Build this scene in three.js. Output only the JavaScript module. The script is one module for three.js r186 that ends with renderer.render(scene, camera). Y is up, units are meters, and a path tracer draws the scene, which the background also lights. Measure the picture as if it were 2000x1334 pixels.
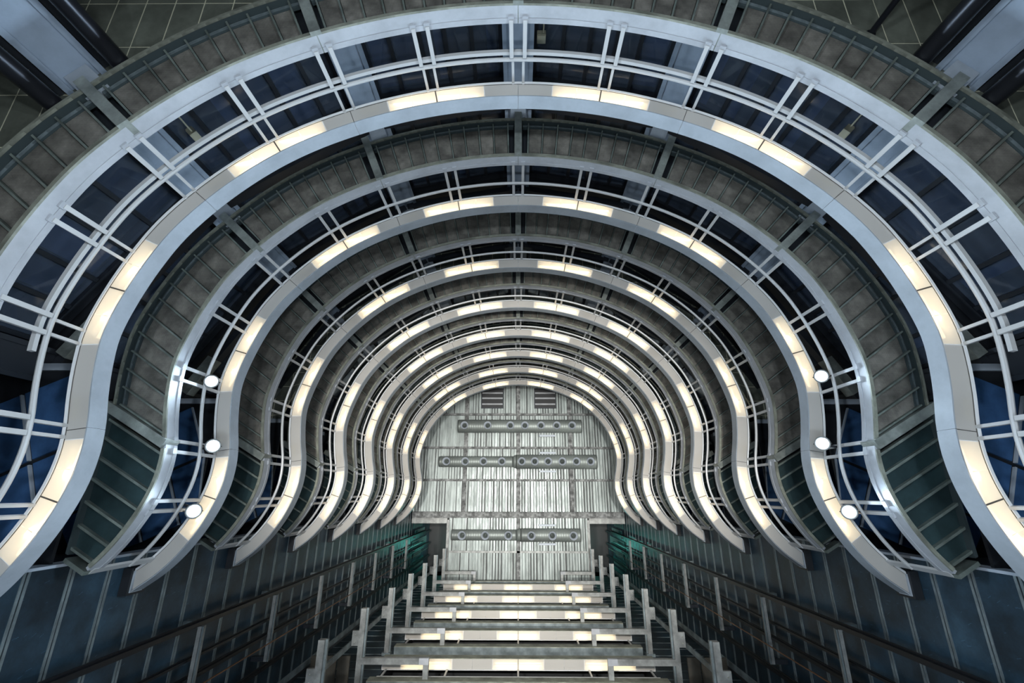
import * as THREE from 'three';
import { mergeGeometries } from 'three/addons/utils/BufferGeometryUtils.js';
import { Brush, Evaluator, SUBTRACTION } from 'three-bvh-csg';
import { RectAreaLightUniformsLib } from 'three/addons/lights/RectAreaLightUniformsLib.js';
RectAreaLightUniformsLib.init();

// ------------------------------------------------------------------ camera, light, exposure
// All plan sizes are written in storey heights and multiplied by U (metres per storey).
const U = 4, EYE = 1.6;                      // the camera stands on the atrium floor and looks up the shaft
const scene = new THREE.Scene();
scene.background = new THREE.Color(0x000000);
const renderer = new THREE.WebGLRenderer({ antialias: true });
renderer.toneMapping = THREE.LinearToneMapping;
renderer.toneMappingExposure = 1.0;
renderer.shadowMap.enabled = true;

const TILT = 0.3281;
const camera = new THREE.PerspectiveCamera(2 * Math.atan(667 / 870.35) * 180 / Math.PI, 2000 / 1334, 0.1, 300);
camera.position.set(0, EYE, 0);
camera.up.set(0, -Math.sin(TILT), Math.cos(TILT));
camera.lookAt(-0.0075, EYE + Math.cos(TILT), Math.sin(TILT));
camera.setViewOffset(2000, 1334, -5.5, 0, 2000, 1334);

const WARM = [1.0, 0.80, 0.50];
const TUBE_LIGHT = 9;
// Added unseen floor projectors that brighten the rings and roof deck: [x, z, cone in degrees, candela, aim height]
const FILL_PROJECTORS = [
  [-0.95, -0.35, 15, 1900, 10.4, 'left of centre, narrow beam'], [0.95, -0.35, 15, 1900, 10.4, 'right of centre, narrow beam'],
  [-0.7, 0.35, 27, 1050, 6, 'front left, medium beam'], [0.7, 0.35, 27, 1050, 6, 'front right, medium beam'],
  [-0.45, 0.75, 76, 128, 4, 'front left, wide beam'], [0.45, 0.75, 76, 128, 4, 'front right, wide beam'], [-0.6, -0.85, 76, 128, 4, 'rear left, wide beam'], [0.6, -0.85, 76, 128, 4, 'rear right, wide beam'],
];
const FLOOD = 120, FLOOD_TINT = [0.66, 0.84, 1.0];

// ------------------------------------------------------------------ helpers
const Y = h => h * U + EYE;                  // height in storeys above the eye -> world metres
let seed = 7;
const rnd = () => { seed |= 0; seed = seed + 0x6D2B79F5 | 0; let t = Math.imul(seed ^ seed >>> 15, 1 | seed); t = t + Math.imul(t ^ t >>> 7, 61 | t) ^ t; return ((t ^ t >>> 14) >>> 0) / 4294967296; };
const taken = new Map();
function numbered(n) { const k = taken.get(n) || 0; taken.set(n, k + 1); return k ? n + '_' + String(k).padStart(3, '0') : n; }
function tag(o, label, category, group, kind) { o.userData = { label, category }; if (group) o.userData.group = group; if (kind) o.userData.kind = kind; return o; }
function thing(name, label, category, group, pos = [0, 0, 0], kind) {
  const g = new THREE.Group(); g.name = numbered(name); g.position.set(...pos); scene.add(g);
  return tag(g, label, category, group, kind);
}
function part(parent, name, geo, mat) {
  const m = new THREE.Mesh(geo, mat); m.name = name; m.castShadow = m.receiveShadow = true; parent.add(m); return m;
}
function copyThing(proto, name, label, group, pos) {
  const c = proto.clone(); c.name = numbered(name); c.position.set(...pos);
  c.userData = { ...proto.userData, label, group }; scene.add(c); return c;
}
const ORD = ['lowest', 'second', 'third', 'fourth', 'fifth', 'sixth', 'seventh', 'eighth', 'ninth', 'tenth'];
const ordinal = (i, n) => i === 0 ? 'lowest' : i === n - 1 ? 'topmost' : ORD[i] + ' from below';

// plan polygon (storey units) raised from h0 to h1 (storey units, relative)
function prism(pts, h0, h1) {
  let a = 0; for (let i = 0; i < pts.length; i++) { const p = pts[i], q = pts[(i + 1) % pts.length]; a += p[0] * q[1] - q[0] * p[1]; }
  if (a < 0) pts = pts.slice().reverse();
  const P = [], T = [], b = h0 * U, t = h1 * U, S = pts.map(p => [p[0] * U, p[1] * U]);
  const v = (x, y, z, u, w) => { P.push(x, y, z); T.push(u, w); };
  for (let i = 1; i < S.length - 1; i++) {
    for (const k of [0, i, i + 1]) v(S[k][0], b, S[k][1], S[k][0], S[k][1]);
    for (const k of [0, i + 1, i]) v(S[k][0], t, S[k][1], S[k][0], S[k][1]);
  }
  let run = 0;
  for (let i = 0; i < S.length; i++) {
    const p = S[i], q = S[(i + 1) % S.length], l = Math.hypot(q[0] - p[0], q[1] - p[1]);
    const A = [p[0], b, p[1], run, b], B = [p[0], t, p[1], run, t], C = [q[0], t, q[1], run + l, t], D = [q[0], b, q[1], run + l, b];
    for (const w of [A, B, C, A, C, D]) v(...w);
    run += l;
  }
  const g = new THREE.BufferGeometry();
  g.setAttribute('position', new THREE.Float32BufferAttribute(P, 3));
  g.setAttribute('uv', new THREE.Float32BufferAttribute(T, 2));
  g.computeVertexNormals(); return g;
}
const rect = (x0, x1, z0, z1, h0, h1) => prism([[x0, z0], [x1, z0], [x1, z1], [x0, z1]], h0, h1);
function along(ax, az, bx, bz, w, h0, h1) {            // a bar between two plan points, width w
  const l = Math.hypot(bx - ax, bz - az), nx = -(bz - az) / l * w / 2, nz = (bx - ax) / l * w / 2;
  return prism([[ax + nx, az + nz], [bx + nx, bz + nz], [bx - nx, bz - nz], [ax - nx, az - nz]], h0, h1);
}
function cyl(x, z, r, h0, h1, n = 16) {
  const g = new THREE.CylinderGeometry(r * U, r * U, (h1 - h0) * U, n); g.translate(x * U, (h0 + h1) / 2 * U, z * U); return g.toNonIndexed();
}

// ------------------------------------------------------------------ the plan curve: inner edge of the light trough, crown at s = 0
const HALF = [[0, 2.0986], [0.45, 2.052], [0.871, 1.925], [1.225, 1.745], [1.495, 1.523], [1.705, 1.268], [1.80, 1.08], [1.872, 0.868], [1.905, 0.70], [1.899, 0.56], [1.878, 0.42], [1.850, 0.29], [1.838, 0.17], [1.848, 0.04], [1.882, -0.085], [1.936, -0.205], [2.0, -0.31], [2.06, -0.387], [2.14, -0.466], [2.2555, -0.5502]];
const ctrl = [...HALF.slice(1).reverse().map(([x, z]) => new THREE.Vector3(-x, 0, z)), ...HALF.map(([x, z]) => new THREE.Vector3(x, 0, z))];
const spline = new THREE.CatmullRomCurve3(ctrl, false, 'centripetal');
spline.arcLengthDivisions = 1200;
const LEN = spline.getLength(), SMAX = LEN / 2, NS = 1200;
const table = [];
for (let i = 0; i <= NS; i++) { const p = spline.getPointAt(i / NS), t = spline.getTangentAt(i / NS); table.push([p.x, p.z, t.x, t.z]); }
// light smoothing of the tangents so that offsets run fair
for (let r = 0; r < 6; r++) { const c = table.map(a => a.slice()); for (let i = 1; i < NS; i++) { const x = (c[i - 1][2] + c[i][2] * 2 + c[i + 1][2]), z = (c[i - 1][3] + c[i][3] * 2 + c[i + 1][3]), l = Math.hypot(x, z); table[i][2] = x / l; table[i][3] = z / l; } }
function at(s, o = 0, clampX = 2.262) {
  const f = Math.min(1, Math.max(0, (s + SMAX) / LEN)) * NS, i = Math.min(NS - 1, Math.floor(f)), k = f - i, a = table[i], b = table[i + 1];
  const m = j => a[j] * (1 - k) + b[j] * k;
  let x = m(0), z = m(1), tx = m(2), tz = m(3); const l = Math.hypot(tx, tz); tx /= l; tz /= l;
  const nx = -tz, nz = tx;
  x += nx * o; z += nz * o;
  if (Math.abs(x) > clampX && Math.abs(tx) > 0.2) { const d = (Math.abs(x) - clampX) / Math.abs(tx); const sg = s > 0 ? -1 : 1; x += tx * d * sg; z += tz * d * sg; }
  return { x, z, tx, tz, nx, nz };
}
function sOf(x, z, o) { let best = 1e9, bs = 0; for (let i = 0; i <= 2000; i++) { const s = SMAX * i / 2000, p = at(s, o), d = (p.x - x) ** 2 + (p.z - z) ** 2; if (d < best) { best = d; bs = s; } } return bs; }
// sweep a profile [[o, h], ...] (counter-clockwise) along the curve
function sweep(profile, s0, s1, n = 24, clampX) {
  const P = [], N = [], T = [];
  const F = []; for (let i = 0; i <= n; i++) { const s = s0 + (s1 - s0) * i / n; F.push({ s, q: profile.map(([o]) => at(s, o, clampX)) }); }
  const pt = (i, j) => [F[i].q[j].x * U, profile[j][1] * U, F[i].q[j].z * U];
  let w = 0;
  for (let j = 0; j < profile.length; j++) {
    const j2 = (j + 1) % profile.length, dO = profile[j2][0] - profile[j][0], dh = profile[j2][1] - profile[j][1], l = Math.hypot(dO, dh);
    for (let i = 0; i < n; i++) {
      const put = (a, b) => { const q = F[a].q[b]; P.push(...pt(a, b)); N.push(dh / l * q.nx, -dO / l, dh / l * q.nz); T.push(F[a].s * U, (w + (b === j ? 0 : l)) * U); };
      put(i, j); put(i + 1, j2); put(i, j2); put(i, j); put(i + 1, j); put(i + 1, j2);
    }
    w += l;
  }
  for (const [i, sg] of [[0, -1], [n, 1]]) for (let j = 1; j < profile.length - 1; j++) {
    const o = sg < 0 ? [0, j, j + 1] : [0, j + 1, j];
    for (const k of o) { const q = F[i].q[k]; P.push(...pt(i, k)); N.push(q.tx * sg, 0, q.tz * sg); T.push(profile[k][0] * U, profile[k][1] * U); }
  }
  const g = new THREE.BufferGeometry();
  g.setAttribute('position', new THREE.Float32BufferAttribute(P, 3));
  g.setAttribute('normal', new THREE.Float32BufferAttribute(N, 3));
  g.setAttribute('uv', new THREE.Float32BufferAttribute(T, 2));
  return g;
}
const boxProfile = (o0, o1, h0, h1) => [[o0, h0], [o1, h0], [o1, h1], [o0, h1]];
const tubeProfile = (o, h, r, n = 8) => Array.from({ length: n }, (_, i) => { const a = i / n * Math.PI * 2; return [o + Math.cos(a) * r, h + Math.sin(a) * r]; });
function sheet(o0, o1, h, s0, s1, n = 6, clampX) {     // a single thin sheet facing down
  const P = [], N = [], T = [];
  const f = i => s0 + (s1 - s0) * i / n;
  const put = (i, o) => { const q = at(f(i), o, clampX); P.push(q.x * U, h * U, q.z * U); N.push(0, -1, 0); T.push(f(i) * U, o * U); };
  for (let i = 0; i < n; i++) { put(i, o0); put(i + 1, o0); put(i + 1, o1); put(i, o0); put(i + 1, o1); put(i, o1); }
  const g = new THREE.BufferGeometry();
  g.setAttribute('position', new THREE.Float32BufferAttribute(P, 3)); g.setAttribute('normal', new THREE.Float32BufferAttribute(N, 3)); g.setAttribute('uv', new THREE.Float32BufferAttribute(T, 2));
  return g;
}

// ------------------------------------------------------------------ textures (grain, dirt, mesh) and materials
function noiseGrid(n) { const a = new Float32Array(n * n); for (let i = 0; i < n * n; i++) a[i] = rnd(); return a; }
function fbm(n, octaves) {                               // tiling value noise
  const out = new Float32Array(n * n); let amp = 1, tot = 0;
  for (const c of octaves) {
    const g = noiseGrid(c);
    for (let y = 0; y < n; y++) for (let x = 0; x < n; x++) {
      const fx = x / n * c, fy = y / n * c, ix = Math.floor(fx), iy = Math.floor(fy), sx = fx - ix, sy = fy - iy;
      const ux = sx * sx * (3 - 2 * sx), uy = sy * sy * (3 - 2 * sy), q = (i, j) => g[(j % c) * c + i % c];
      out[y * n + x] += amp * ((q(ix, iy) * (1 - ux) + q(ix + 1, iy) * ux) * (1 - uy) + (q(ix, iy + 1) * (1 - ux) + q(ix + 1, iy + 1) * ux) * uy);
    }
    tot += amp; amp *= 0.6;
  }
  for (let i = 0; i < n * n; i++) out[i] /= tot;
  return out;
}
function texture(n, fn, metres, srgb = true) {
  const d = new Uint8Array(n * n * 4);
  for (let y = 0; y < n; y++) for (let x = 0; x < n; x++) { const c = fn(x, y, y * n + x); for (let k = 0; k < 3; k++) d[(y * n + x) * 4 + k] = Math.max(0, Math.min(255, c[k] * 255)); d[(y * n + x) * 4 + 3] = 255; }
  const t = new THREE.DataTexture(d, n, n); t.wrapS = t.wrapT = THREE.RepeatWrapping; t.magFilter = THREE.LinearFilter; t.minFilter = THREE.LinearMipmapLinearFilter; t.generateMipmaps = true;
  t.repeat.set(1 / metres, 1 / metres); if (srgb) t.colorSpace = THREE.SRGBColorSpace; t.needsUpdate = true; return t;
}
const nA = fbm(512, [6, 13, 29, 67, 151]), nB = fbm(512, [5, 11, 23, 90, 240]);
const specks = new Float32Array(512 * 512);
for (let i = 0; i < 260; i++) { const x = Math.floor(rnd() * 512), y = Math.floor(rnd() * 512), v = 0.2 + rnd() * 0.6; specks[y * 512 + x] = v; if (rnd() < 0.35) specks[y * 512 + (x + 1) % 512] = v; }
const paintTex = texture(512, (x, y, i) => { const v = 0.86 + 0.2 * (nA[i] - 0.5) + 0.06 * (nB[i] - 0.5); return [v, v, v]; }, 3);
const meshTex = texture(512, (x, y, i) => { const g = ((x % 8) < 3 || (y % 8) < 3) ? 0 : 0.17; const v = 0.62 + g + 0.5 * (nA[i] - 0.5) + specks[i]; return [v, v * 0.99, v * 0.97]; }, 1.6);
const steelTex = texture(512, (x, y, i) => { const v = 0.80 + 0.45 * (nA[i] - 0.5) + 0.2 * (nB[i] - 0.5); return [v, v, v]; }, 2);
const scuff = new Float32Array(512 * 512);
for (let k = 0; k < 60; k++) { let x = rnd() * 512, y = rnd() * 512; const l = 2 + rnd() * 14, a = rnd() * 0.7 - 0.35 + 1.2; for (let j = 0; j < l; j++) scuff[(Math.floor(y + Math.sin(a) * j + 512) % 512) * 512 + Math.floor(x + Math.cos(a) * j + 512) % 512] = 0.25 + rnd() * 0.4; }
const wallTex = texture(512, (x, y, i) => { const v = 0.55 + 0.5 * (nB[i] - 0.5) + 0.35 * (nA[i] - 0.5) + scuff[i]; return [v, v, v]; }, 4);
const sprayTex = texture(256, (x, y, i) => { const j = (y * 2) * 512 + x * 2, v = 0.72 + 0.9 * (nB[j] - 0.5) + 0.3 * (nA[j] - 0.5); return [v, v, v]; }, 1.5);
const sprayBump = texture(256, (x, y) => { const j = (y * 2) * 512 + x * 2, v = nB[j]; return [v, v, v]; }, 0.7, false);
const galvTex = texture(512, (x, y, i) => { const v = 0.78 + 0.28 * (nA[i] - 0.5) + 0.25 * (nB[i] - 0.5); return [v * 0.97, v, v * 1.0]; }, 2.4);
const galvRough = texture(512, (x, y, i) => { const v = 0.42 + 0.5 * (nA[i] - 0.5); return [v, v, v]; }, 1.1, false);
const tileTex = texture(512, (x, y, i) => { const v = 0.75 + 0.4 * (nA[i] - 0.5); return [v, v, v * 0.98]; }, 3);

const L = (r, g, b) => new THREE.Color().setRGB(r, g, b);
const std = (c, roughness, metalness = 0, extra = {}) => new THREE.MeshStandardMaterial({ color: c, roughness, metalness, ...extra });
const M = {
  fascia: std(L(0.54, 0.57, 0.62), 0.45, 0, { map: paintTex }),
  band: std(L(0.50, 0.56, 0.63), 0.42, 0, { map: paintTex }),
  rail: std(L(0.50, 0.51, 0.52), 0.4, 0.1),
  lip: std(L(0.40, 0.42, 0.35), 0.55, 0.2, { map: steelTex }),
  rib: std(L(0.28, 0.33, 0.30), 0.5, 0.3, { map: steelTex }),
  beam: std(L(0.40, 0.44, 0.41), 0.5, 0.3, { map: steelTex }),
  channel: std(L(0.055, 0.075, 0.08), 0.5, 0.3),
  mesh: [0.25, 0.29, 0.335].map(v => std(L(v, v * 0.97, v * 0.90), 0.8, 0.1, { map: meshTex })),
  smooth: [0.065, 0.08, 0.09].map(v => std(L(v * 0.55, v * 1.1, v * 1.25), 0.5, 0.2, { map: tileTex })),
  diffuser: new THREE.MeshPhysicalMaterial({ color: L(0.90, 0.87, 0.83), roughness: 0.88, transmission: 0.62, thickness: 0, ior: 1.45, specularIntensity: 0.35, side: THREE.DoubleSide }),
  strap: std(L(0.10, 0.09, 0.08), 0.6),
  inside: std(L(0.76, 0.78, 0.80), 0.7),
  tube: new THREE.MeshStandardMaterial({ color: 0xffffff, roughness: 0.4, emissive: L(...WARM), emissiveIntensity: 3 }),
  dark: std(L(0.012, 0.014, 0.018), 0.5),
  darkSteel: std(L(0.035, 0.04, 0.05), 0.4, 0.5),
  column: std(L(0.44, 0.54, 0.68), 0.4, 0, { map: paintTex }),
  pipe: std(L(0.03, 0.032, 0.04), 0.3, 0.6),
  tile: [0.26, 0.30, 0.28].map(v => std(L(v * 0.97, v * 1.05, v * 0.9), 0.55, 0.1, { map: tileTex })),
  tileGap: std(L(0.62, 0.60, 0.45), 0.7),
  navy: std(L(0.07, 0.19, 0.46), 0.55, 0.1, { map: tileTex }),  // wing soffit colour, with the blue of the floodlights put in
  trim: std(L(0.42, 0.47, 0.54), 0.5, 0.1),
  wall: [0.14, 0.16, 0.18].map(v => std(L(v * 0.44, v * 1.0, v * 1.55), 0.42, 0.2, { map: wallTex })),
  strip: std(L(0.32, 0.39, 0.42), 0.45, 0.4, { map: steelTex }),
  galv: new THREE.MeshStandardMaterial({ color: L(0.66, 0.70, 0.70), map: galvTex, roughness: 1, roughnessMap: galvRough, metalness: 0.3 }),
  duct: new THREE.MeshStandardMaterial({ color: L(0.50, 0.53, 0.52), map: galvTex, roughness: 0.5, metalness: 0.35 }),
  spray: std(L(0.44, 0.46, 0.47), 0.95, 0, { map: sprayTex, bumpMap: sprayBump, bumpScale: 0.03 }),
  frameGrey: std(L(0.42, 0.44, 0.44), 0.42, 0.25, { map: steelTex }),
  railBlack: std(L(0.008, 0.009, 0.012), 0.4, 0.3),
  beige: std(L(0.50, 0.48, 0.36), 0.6),
  bolt: std(L(0.6, 0.6, 0.55), 0.3, 0.8),
  copper: std(L(0.25, 0.13, 0.07), 0.35, 0.7),
  plank: std(L(0.10, 0.09, 0.075), 0.7, 0, { map: tileTex }),
  glass: new THREE.MeshPhysicalMaterial({ color: L(0.42, 0.52, 0.66), roughness: 0.06, transmission: 0.9, thickness: 0, ior: 1.5, side: THREE.DoubleSide }),
  teal: new THREE.MeshPhysicalMaterial({ color: L(0.10, 0.42, 0.42), roughness: 0.12, transmission: 0.5, thickness: 0, ior: 1.5, side: THREE.DoubleSide }),
  blindPale: std(L(0.24, 0.27, 0.34), 0.8),
  blind: std(L(0.08, 0.095, 0.14), 0.8),
  stone: std(L(0.20, 0.20, 0.21), 0.6, 0, { map: tileTex }),
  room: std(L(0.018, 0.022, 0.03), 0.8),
  cover: std(L(0.36, 0.35, 0.30), 0.5),
  lens: new THREE.MeshStandardMaterial({ color: 0xffffff, roughness: 0.2, emissive: L(...FLOOD_TINT), emissiveIntensity: 40 }),
  cable: std(L(0.02, 0.02, 0.02), 0.5),
};

// ------------------------------------------------------------------ large structure
// Heights (storeys above the eye): ring floors FL(k), ring troughs 0.43 above, landing floors at m + 0.02
const FL = k => k + 0.485, TROUGH = 0.43, TOPH = 10.45, GROUND = -EYE / U;
const WALLX = 2.32, WALLY0 = -0.36, WALLY1 = -1.78;
function struct(name, label, category) { const g = thing(name, label, category, null, [0, Y(0), 0], 'structure'); return g; }

{ const g = struct('floor', 'grey stone floor of the atrium', 'floor'); part(g, 'floor_slab', rect(-5.2, 5.2, -4.2, 5.2, GROUND - 0.06, GROUND), M.stone); }
for (const [n, x0, x1, z0, z1] of [['wall_outer_left', -5.3, -5.2, -4.2, 5.2], ['wall_outer_right', 5.2, 5.3, -4.2, 5.2], ['wall_outer_front', -5.2, 5.2, 5.2, 5.3], ['wall_outer_back', -5.2, 5.2, -4.3, -4.2]]) {
  const g = struct(n, 'dark outer wall of the ground storey', 'wall'); part(g, 'wall_face', rect(x0, x1, z0, z1, GROUND, n === 'wall_outer_back' ? TOPH + 0.6 : 1.7), M.room);
}
// clad side walls of the lift bay, with open joints and light edge strips
const PITCH = 0.2345, SEAM0 = 2.329 - 12 * PITCH;
for (const sg of [-1, 1]) {
  const g = struct(sg < 0 ? 'wall_left' : 'wall_right', sg < 0 ? 'dark navy metal panel wall with pale seams, left' : 'dark navy metal panel wall with pale seams, right', 'wall');
  part(g, 'backing', rect(sg * (WALLX + 0.02), sg * (WALLX + 0.08), WALLY0, WALLY1, GROUND, TOPH + 1), M.dark);
  part(g, 'end_trim', rect(sg * (WALLX - 0.004), sg * (WALLX + 0.09), WALLY0, WALLY0 + 0.014, GROUND, TOPH), M.trim);
  for (let i = 0; i < 47; i++) {
    const h0 = SEAM0 + i * PITCH, h1 = h0 + PITCH; if (h1 < GROUND || h0 > TOPH) continue;
    part(g, 'wall_panel', rect(sg * WALLX, sg * (WALLX + 0.02), WALLY0, WALLY1, Math.max(GROUND, h0 + 0.004), Math.min(TOPH, h1 - 0.004)), M.wall[(i * 7 + (sg > 0 ? 1 : 0)) % 3]);
    part(g, 'edge_strip', rect(sg * (WALLX - 0.004), sg * WALLX, WALLY0, WALLY1, h0 + 0.004, h0 + 0.017), M.strip);
    part(g, 'edge_strip', rect(sg * (WALLX - 0.004), sg * WALLX, WALLY0, WALLY1, h1 - 0.017, h1 - 0.004), M.strip);
  }
  const b = struct(sg < 0 ? 'wall_back_left' : 'wall_back_right', 'dark panelled shaft wall beside the landings', 'wall');
  part(b, 'backing', rect(sg * 1.43, sg * 2.34, -1.86, -1.80, GROUND, TOPH + 1), M.dark);
  for (let i = 0; i < 47; i++) {
    const h0 = SEAM0 + i * PITCH, h1 = h0 + PITCH; if (h1 < GROUND || h0 > TOPH) continue;
    part(b, 'wall_panel', rect(sg * 1.43, sg * WALLX, -1.80, -1.78, Math.max(GROUND, h0 + 0.006), Math.min(TOPH, h1 - 0.006)), M.wall[(i * 5) % 3]);
    part(b, 'edge_strip', rect(sg * 1.43, sg * WALLX, -1.78, -1.776, h1 - 0.016, h1 - 0.006), M.strip);
  }
  const r = struct(sg < 0 ? 'wall_landing_left' : 'wall_landing_right', 'dark side wall of the landings', 'wall');
  part(r, 'wall_face', rect(sg * 1.43, sg * 1.48, -1.86, -3.0, GROUND, TOPH), M.dark);
  // wing partition beyond the necks
  const w = struct(sg < 0 ? 'wall_wing_left' : 'wall_wing_right', 'dark wall closing the side wing', 'wall');
  part(w, 'wall_face', rect(sg * 3.6, sg * 3.7, -0.5, 2.3, 1.5, TOPH), M.room);
  part(w, 'return_face', rect(sg * 2.40, sg * 3.7, -0.5, -0.42, 1.5, TOPH), M.room);
}
{ const g = struct('wall_landing_back', 'dark wall behind the landings', 'wall'); part(g, 'wall_face', rect(-1.48, 1.48, -3.06, -3.0, GROUND, TOPH), M.room); }

// column grid
const COLS = [[0, 2.76], [1.052, 2.55], [2.045, 1.84], [2.76, 0.70]];
// ceiling of corrugated deck with sprayed beams
{
  const g = struct('ceiling', 'corrugated galvanised roof deck crossed by sprayed grey beams', 'ceiling');
  const pitch = 0.0635;
  const deckGeo = (x0, x1, z0, z1) => {
    const n = Math.max(1, Math.round((x1 - x0) / pitch)), p = (x1 - x0) / n, gs = [];
    const pts = []; for (let i = 0; i < n; i++) { const a = x0 + i * p; const w = 0.16 + rnd() * 0.16, d = 0.022 + rnd() * 0.014; pts.push([a, 0.0], [a + p * 0.04, d], [a + p * w, d], [a + p * (w + 0.05), 0.001], [a + p * (w + 0.3), 0.006], [a + p * (w + 0.36), 0.0]); } pts.push([x1, 0.0]);
    const P = [], T = [];
    for (let i = 0; i < pts.length - 1; i++) { const [xa, ha] = pts[i], [xb, hb] = pts[i + 1]; const v = (x, h, z) => { P.push(x * U, h * U, z * U); T.push(x * U, z * U * 0.25); };
      v(xa, ha, z0); v(xb, hb, z0); v(xb, hb, z1); v(xa, ha, z0); v(xb, hb, z1); v(xa, ha, z1); }
    const q = new THREE.BufferGeometry(); q.setAttribute('position', new THREE.Float32BufferAttribute(P, 3)); q.setAttribute('uv', new THREE.Float32BufferAttribute(T, 2)); q.computeVertexNormals(); q.translate(0, TOPH * U, 0); return q;
  };
  const xs = [-2.9, -1.195, 0.005, 1.19, 2.9], zs = [3.0, 1.743, 0.98, 0.274, -0.44];
  for (let i = 0; i < 4; i++) for (let j = 0; j < 4; j++) part(g, 'deck_sheet', deckGeo(xs[i], xs[i + 1], zs[j], zs[j + 1]), M.galv);
  for (const [x0, x1] of [[-1.5, 0.005], [0.005, 1.5]]) for (const [z0, z1] of [[-0.44, -1.185], [-1.185, -1.95]]) part(g, 'deck_sheet', deckGeo(x0, x1, z0, z1), M.galv);
  part(g, 'roof_slab', rect(-3.7, 3.7, -0.44, 3.7, TOPH + 0.03, TOPH + 0.1), M.dark);
  part(g, 'roof_slab', rect(-1.5, 1.5, -3.1, -0.44, TOPH + 0.03, TOPH + 0.1), M.dark);
  for (const x of [-1.195, 0.005, 1.19]) part(g, 'main_beam', rect(x - 0.043, x + 0.043, -0.44, 3, TOPH - 0.07, TOPH + 0.01), M.spray);
  part(g, 'main_beam', rect(-0.03, 0.04, -1.95, -0.44, TOPH - 0.03, TOPH + 0.01), M.spray);
  for (const z of [1.743, 0.98, 0.274]) for (let i = 0; i < 4; i++) part(g, 'cross_beam', rect(Math.max(-2.6, xs[i] + 0.05), Math.min(2.6, xs[i + 1] - 0.05), z - 0.025, z + 0.025, TOPH - 0.045, TOPH + 0.01), M.spray);
  part(g, 'edge_beam', rect(-2.3, 2.3, -0.51, -0.385, TOPH - 0.10, TOPH + 0.02), M.spray);
  part(g, 'cross_beam', rect(-1.48, 1.48, -1.205, -1.165, TOPH - 0.03, TOPH + 0.01), M.frameGrey);
  for (const sg of [-1, 1]) {
    part(g, 'opening_header', rect(sg * 1.53, sg * 2.3, -0.62, -0.51, TOPH - 0.10, TOPH + 0.05), M.frameGrey);
    part(g, 'opening_trim', rect(sg * 1.49, sg * 1.545, -0.55, -1.78, TOPH - 0.05, TOPH + 0.06), M.frameGrey);
    // lift overrun above the opening
    part(g, 'overrun_wall', rect(sg * 1.50, sg * 1.55, -0.55, -1.9, TOPH + 0.05, TOPH + 2.2), M.dark);
    part(g, 'overrun_wall', rect(sg * 1.5, sg * 2.4, -0.55, -0.5, TOPH + 0.05, TOPH + 2.2), M.dark);
    for (let i = 0; i < 9; i++) part(g, 'overrun_panel', rect(sg * 2.318, sg * 2.335, -0.56, -1.9, TOPH + 0.02 + i * PITCH, TOPH + 0.005 + (i + 1) * PITCH), M.wall[i % 3]);
    part(g, 'overrun_roof', rect(sg * 1.5, sg * 2.4, -1.9, -0.5, TOPH + 2.2, TOPH + 2.25), M.dark);
    for (let i = 0; i < 6; i++) part(g, 'glazed_pane', rect(sg * 2.296, sg * 2.30, -0.58 - i * 0.21, -0.74 - i * 0.21, TOPH + 0.1 + (i % 2) * 0.2, TOPH + 1.1 + (i % 3) * 0.3), M.teal);
    for (let i = 0; i < 5; i++) part(g, 'overrun_strut', rect(sg * 2.22, sg * 2.26, -0.6 - i * 0.28, -0.64 - i * 0.28, TOPH + 0.02, TOPH + 1.8), M.darkSteel);
  }
}
// small green lamps added in the lift overruns for the teal glow
for (const sg of [-1, 1]) {
  const g = thing('added_overrun_lamp', `small added green lamp high in the ${sg < 0 ? 'left' : 'right'} lift overrun`, 'lamp', null, [sg * 1.62 * U, Y(TOPH + 1.7), -1.2 * U]);
  part(g, 'added_lamp_base', rect(sg * -0.012, sg * -0.068, -0.03, 0.03, -0.03, 0.03), M.darkSteel);
  const b = new THREE.SphereGeometry(0.1, 16, 12); part(g, 'added_lamp_globe', b, new THREE.MeshStandardMaterial({ color: 0xffffff, emissive: L(0.15, 1.0, 0.8), emissiveIntensity: 2 }));
  const l = new THREE.PointLight(new THREE.Color().setRGB(0.2, 1.0, 0.85), 9, 0, 2); l.castShadow = true; g.add(l);
}
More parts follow.
